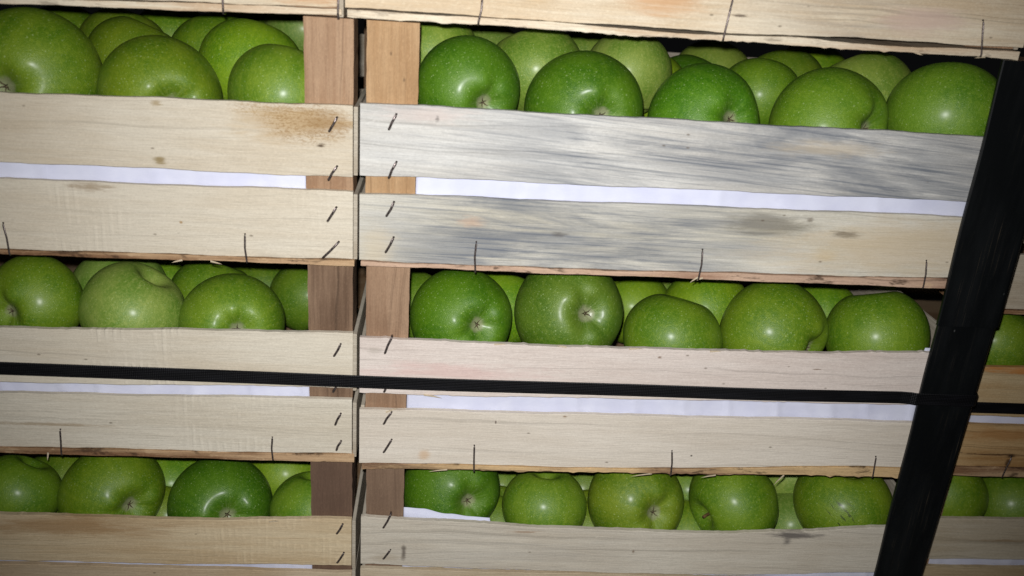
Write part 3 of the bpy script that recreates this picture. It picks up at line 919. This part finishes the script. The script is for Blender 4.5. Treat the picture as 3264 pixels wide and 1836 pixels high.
# crate, row, centre, radius, direction the calyx end points, which end shows, tone, label
APPLES = [
    ('L1', 'f', (-0.2081, 0.0476, -0.0033), 0.0422, (-0.09, -0.99, -0.05), 'c', 'm', 'largest green apple, first in the front row of the upper left crate'),
    ('L1', 'f', (-0.1271, 0.0429, -0.0096), 0.037, (0.49, -0.87, -0.0), 'c', 'm', 'green apple with calyx on the slat edge, second in front row of upper left crate'),
    ('L1', 'f', (-0.0524, 0.0388, -0.0042), 0.0326, None, '', 'g', 'green apple against the post, third in the front row of the upper left crate'),
    ('L1', 'b', (-0.1642, 0.1112, -0.0011), 0.0325, None, '', 'm', 'green apple wedged behind the first two front apples of the upper left crate'),
    ('L1', 'b', (-0.1194, 0.1545, -0.0005), 0.0345, None, '', 'm', 'green apple in third row, behind and beside the yellowish apple of the upper left crate'),
    ('L1', 'b', (-0.0819, 0.095, 0.0018), 0.0352, None, '', 'y', 'bright yellowish green apple between second and third front apples of the upper left crate'),
    ('L1', 'b', (-0.1902, 0.1665, -0.0004), 0.0329, None, '', 'm', 'dim green apple at the back, above the wedged second row apple of upper left crate'),
    ('L1', 'b', (-0.0718, 0.2629, 0.0122), 0.0325, None, '', 'p', 'pale green apple far back beside the post of the upper left crate'),
    ('L1', 'b', (-0.1714, 0.2313, -0.0016), 0.0325, None, '', 'y', 'small patch of green apple far back between two dim apples of upper left crate'),
    ('L1', 'b', (-0.2466, 0.2043, -0.0045), 0.0325, None, '', 'm', 'shadowed green apple behind the largest apple of the upper left crate'),
    ('L1', 'b', (-0.1208, 0.2984, -0.0037), 0.034, None, '', 'm', 'green apple deep behind the yellowish apple of the upper left crate'),
    ('R1', 'f', (0.0645, 0.0403, 0.0051), 0.034, (0.4, -0.9, -0.16), 'c', 'd', 'deep green apple beside the light post, first in front row of upper right crate'),
    ('R1', 'f', (0.1404, 0.0444, -0.0041), 0.0384, (0.27, -0.96, 0.06), 'c', 'd', 'deep green apple with calyx at the slat, second in front row of upper right crate'),
    ('R1', 'f', (0.2196, 0.0434, -0.0069), 0.0377, (0.43, -0.87, 0.25), 'c', 'd', 'glossy deep green apple, third in the front row of the upper right crate'),
    ('R1', 'f', (0.3042, 0.0447, -0.0057), 0.039, (0.59, -0.8, 0.11), 'c', 'g', 'speckled lighter green apple, fourth in the front row of the upper right crate'),
    ('R1', 'f', (0.3822, 0.0441, 0.0042), 0.0383, None, '', 'g', 'matt green apple beside the black protector at the end of upper right crate'),
    ('R1', 'b', (0.0406, 0.1316, 0.0151), 0.0325, None, '', 'p', 'pale green apple peeking out behind the light post of the upper right crate'),
    ('R1', 'b', (0.1124, 0.105, 0.0102), 0.0343, None, '', 'p', 'large pale green apple between first and second front apples of the upper right crate'),
    ('R1', 'b', (0.1831, 0.1304, 0.0092), 0.0325, None, '', 'p', 'pale green apple behind the second front apple, close under the crate above, upper right crate'),
    ('R1', 'b', (0.2078, 0.1832, -0.0113), 0.0337, None, '', 'y', 'vivid green apple between second and third front apples of the upper right crate'),
    ('R1', 'b', (0.2546, 0.2264, -0.0163), 0.0344, None, '', 'd', 'dark green apple just above the third front apple of the upper right crate'),
    ('R1', 'b', (0.2902, 0.2841, -0.0126), 0.0383, None, '', 'p', 'pale green apple at the back above the third front apple of upper right crate'),
    ('R1', 'b', (0.2882, 0.1442, -0.0047), 0.0325, None, '', 'g', 'speckled green apple between third and fourth front apples of the upper right crate'),
    ('R1', 'b', (0.3237, 0.1939, -0.003), 0.0331, None, '', 'm', 'olive green apple behind the speckled one in the upper right crate'),
    ('R1', 'b', (0.3535, 0.1074, 0.0043), 0.0362, None, '', 'p', 'pale green apple behind and between fourth and fifth front apples of upper right crate'),
    ('R1', 'b', (0.379, 0.2759, -0.0056), 0.0325, None, '', 'y', 'yellow green apple far back above the fourth front apple of upper right crate'),
    ('R1', 'b', (0.0829, 0.228, 0.0009), 0.0325, None, '', 'p', 'sliver of pale apple far back between first two pale ones of upper right crate'),
    ('R1', 'b', (0.1659, 0.2386, 0.0011), 0.0325, None, '', 'p', 'sliver of pale apple far back above the second front apple of upper right crate'),
    ('L2', 'f', (-0.218, 0.0375, -0.1496), 0.0308, (-0.34, -0.94, -0.0), 'c', 'm', 'green apple with calyx at the picture edge in the middle left crate'),
    ('L2', 'f', (-0.1561, 0.0409, -0.1571), 0.0348, (-0.5, -0.13, -0.86), 'h', 'p', 'pale green apple with stem hollow on its shoulder in the middle left crate'),
    ('L2', 'f', (-0.0898, 0.0413, -0.1623), 0.0347, (0.35, -0.92, 0.21), 'c', 'g', 'green apple with calyx just above the slat in the middle left crate'),
    ('L2', 'b', (-0.0601, 0.185, -0.1986), 0.0325, None, '', 'g', 'speckled green apple beside the dark post in the middle left crate'),
    ('L2', 'b', (-0.1846, 0.0978, -0.1659), 0.0338, None, '', 'p', 'pale green apple behind the first two apples of the middle left crate'),
    ('L2', 'b', (-0.1222, 0.1139, -0.1745), 0.0325, None, '', 'g', 'green apple behind and between second and third apples of the middle left crate'),
    ('L2', 'b', (-0.1064, 0.2246, -0.2126), 0.0345, None, '', 'g', 'small patch of green apple deep behind the third apple of middle left crate'),
    ('L2', 'b', (-0.1759, 0.1853, -0.2), 0.0325, None, '', 'y', 'small patch of light apple deep behind the second apple of middle left crate'),
    ('R2', 'f', (0.0676, 0.0414, -0.1524), 0.0355, (0.41, -0.89, 0.2), 'c', 'd', 'deep green apple with calyx, first in the front row of the middle right crate'),
    ('R2', 'f', (0.1431, 0.0448, -0.1459), 0.0392, (0.28, -0.9, 0.34), 'c', 'o', 'big olive green apple with open calyx, second in front row of middle right crate'),
    ('R2', 'f', (0.2182, 0.0413, -0.1626), 0.0349, None, '', 'g', 'low green apple without calyx, third in the front row of middle right crate'),
    ('R2', 'f', (0.2933, 0.0454, -0.1566), 0.0393, (0.66, -0.74, -0.1), 'c', 'g', 'green apple with a creased hollow, fourth in front row of middle right crate'),
    ('R2', 'f', (0.3693, 0.043, -0.156), 0.0366, None, '', 'g', 'smooth green apple, last in the front row of the middle right crate'),
    ('R2', 'b', (0.0369, 0.1536, -0.1926), 0.0325, None, '', 'g', 'sliver of green apple behind the post of the middle right crate'),
    ('R2', 'b', (0.1015, 0.117, -0.1748), 0.0325, None, '', 'y', 'green apple behind and between first two front apples of the middle right crate'),
    ('R2', 'b', (0.2176, 0.1725, -0.193), 0.0325, None, '', 'y', 'light green apple behind the low third front apple of the middle right crate'),
    ('R2', 'b', (0.2597, 0.1045, -0.1648), 0.0339, None, '', 'y', 'light green apple with bright highlight behind third and fourth of middle right crate'),
    ('R2', 'b', (0.3782, 0.1608, -0.189), 0.0325, None, '', 'y', 'light green apple behind and between the last two of the middle right crate'),
    ('R2', 'b', (0.2626, 0.214, -0.2044), 0.0344, None, '', 'p', 'sliver of pale apple deep behind the third front apple of middle right crate'),
    ('L3', 'f', (-0.247, 0.0359, -0.3005), 0.0294, None, '', 'g', 'green apple at the picture edge in the lower left crate'),
    ('L3', 'f', (-0.1827, 0.0431, -0.3043), 0.0369, (0.71, -0.69, 0.11), 'c', 'm', 'green apple with deep calyx hollow, second in the lower left crate'),
    ('L3', 'f', (-0.1054, 0.0437, -0.3132), 0.0374, (0.39, -0.87, 0.3), 'c', 'd', 'deep green apple, calyx sunk at slat edge, third in the lower left crate'),
    ('L3', 'f', (-0.0358, 0.0379, -0.312), 0.0318, None, '', 'g', 'green apple half hidden by the dark post in the lower left crate'),
    ('L3', 'b', (-0.2327, 0.0867, -0.3258), 0.0334, None, '', 'm', 'green apple behind and between the first two of the lower left crate'),
    ('L3', 'b', (-0.1587, 0.0987, -0.3317), 0.0343, None, '', 'y', 'light green apple behind and between second and third of the lower left crate'),
    ('L3', 'b', (-0.0706, 0.1108, -0.3288), 0.0325, None, '', 'y', 'light green apple behind the third and fourth of the lower left crate'),
    ('L3', 'l', (-0.1532, 0.071, -0.3436), 0.033, None, '', 'm', 'patch of apple low between second and third of the lower left crate'),
    ('R3', 'f', (0.0663, 0.0436, -0.2933), 0.0372, (0.45, -0.87, 0.17), 'c', 'd', 'green apple above the white paper flap in the lower right crate'),
    ('R3', 'f', (0.1369, 0.0382, -0.3049), 0.0317, None, '', 'g', 'narrow upright green apple, second in the front row of lower right crate'),
    ('R3', 'f', (0.2088, 0.0439, -0.3019), 0.038, (0.33, -0.91, 0.26), 'c', 'm', 'green apple with star shaped calyx, third in front row of lower right crate'),
    ('R3', 'f', (0.2845, 0.0414, -0.2983), 0.0353, (0.9, 0.38, 0.21), 's', 'g', 'green apple with stem hollow turned aside, fourth in the lower right crate'),
    ('R3', 'f', (0.3724, 0.0436, -0.2991), 0.0377, None, '', 'm', 'scratched green apple, last in the front row of the lower right crate'),
    ('R3', 'b', (0.354, 0.106, -0.3128), 0.0325, None, '', 'p', 'pale green apple behind and between last two of the lower right crate'),
    ('R3', 'l', (0.3498, 0.0735, -0.3431), 0.033, None, '', 'p', 'pale green apple low between fourth and fifth of the lower right crate'),
    ('R3', 'l', (0.1054, 0.0688, -0.3435), 0.033, None, '', 'm', 'green apple low between first and second of the lower right crate'),
    ('R3', 'l', (0.1789, 0.063, -0.3433), 0.033, None, '', 'm', 'green apple low between second and third of the lower right crate'),
    ('R3', 'b', (0.1108, 0.1333, -0.3516), 0.0371, None, '', 'm', 'sliver of green apple behind first and second of the lower right crate'),
    ('R3', 'b', (0.1824, 0.1279, -0.3482), 0.0371, None, '', 'm', 'sliver of green apple behind second and third of the lower right crate'),
    ('R3', 'b', (0.2654, 0.0985, -0.3264), 0.0358, None, '', 'm', 'sliver of green apple behind third and fourth of the lower right crate'),
    ('R3', 'l', (0.2585, 0.0602, -0.3433), 0.033, None, '', 'm', 'green apple low between third and fourth of the lower right crate'),
    ('Q2', 'f', (0.4887, 0.0887, -0.1761), 0.0327, None, '', 'm', 'dim green apple beyond the black protector in the middle crate of the next stack'),
    ('Q2', 'f', (0.5483, 0.106, -0.1782), 0.0337, None, '', 'm', 'dim green apple at the picture edge in the middle crate of the next stack'),
    ('Q3', 'f', (0.4844, 0.0915, -0.3207), 0.0352, None, '', 'm', 'dim green apple touching the black protector in the bottom crate of next stack'),
    ('Q3', 'f', (0.5512, 0.0944, -0.3318), 0.0374, None, '', 'm', 'larger dim green apple in the bottom crate of the next stack'),
    ('Q3', 'b', (0.5573, 0.156, -0.3557), 0.0332, None, '', 'm', 'dim apple showing behind two others in the bottom crate of the next stack'),
    ('Q2', 'b', (0.5646, 0.1639, -0.1961), 0.033, None, '', 'm', 'dim apple showing behind two others in the middle crate of the next stack'),
]
CAMV = CAM

for i, (where, row, centre, rad, facing, shows, tone, label) in enumerate(APPLES):
    r = random.Random(500 + i)
    c = Vector(centre)
    me, sq = BODIES[r.randrange(len(BODIES))]
    if facing is None:
        view = (CAMV - c).normalized()
        d = Vector((r.uniform(-.45, .45), r.uniform(-.5, -.2), -0.85)).normalized()
    else:
        d = Vector(facing).normalized()
    scar = 'scratched' in label
    if scar:
        d = Vector((0, 0, -1))
    q = Vector((0, 0, -1)).rotation_difference(d)
    spin = 0.0 if scar else r.uniform(0, 6.283)
    q = q @ Quaternion((0, 0, 1), spin)
    root = empty('apple', c)
    tag(root, label, 'apple', 'green apples in the crates')
    root.rotation_mode = 'QUATERNION'
    root.rotation_quaternion = q
    root.scale = (rad, rad, rad)
    if scar:
        me = me.copy()
        me.materials.clear()
        me.materials.append(SKIN_SCAR)
    body = bpy.data.objects.new('skin', me)
    col.objects.link(body)
    body.parent = root
    t = TONES[tone]
    k = r.uniform(0.9, 1.1)
    body.color = (t[0] * k * r.uniform(.92, 1.08), t[1] * k, t[2] * k * r.uniform(.8, 1.2), 1)
    if shows == 'c':
        cl = bpy.data.objects.new('calyx', CALYXES[r.randrange(4)])
        col.objects.link(cl)
        cl.parent = root
        cl.scale = (0.74, 0.74, 0.9)
        cl.location = (0, 0, apple_profile(math.pi)[1] * sq - 0.012)
    elif shows == 's':
        st = bpy.data.objects.new('stem', STEM)
        col.objects.link(st)
        st.parent = root
        st.location = (0, 0, apple_profile(0)[1] * sq)
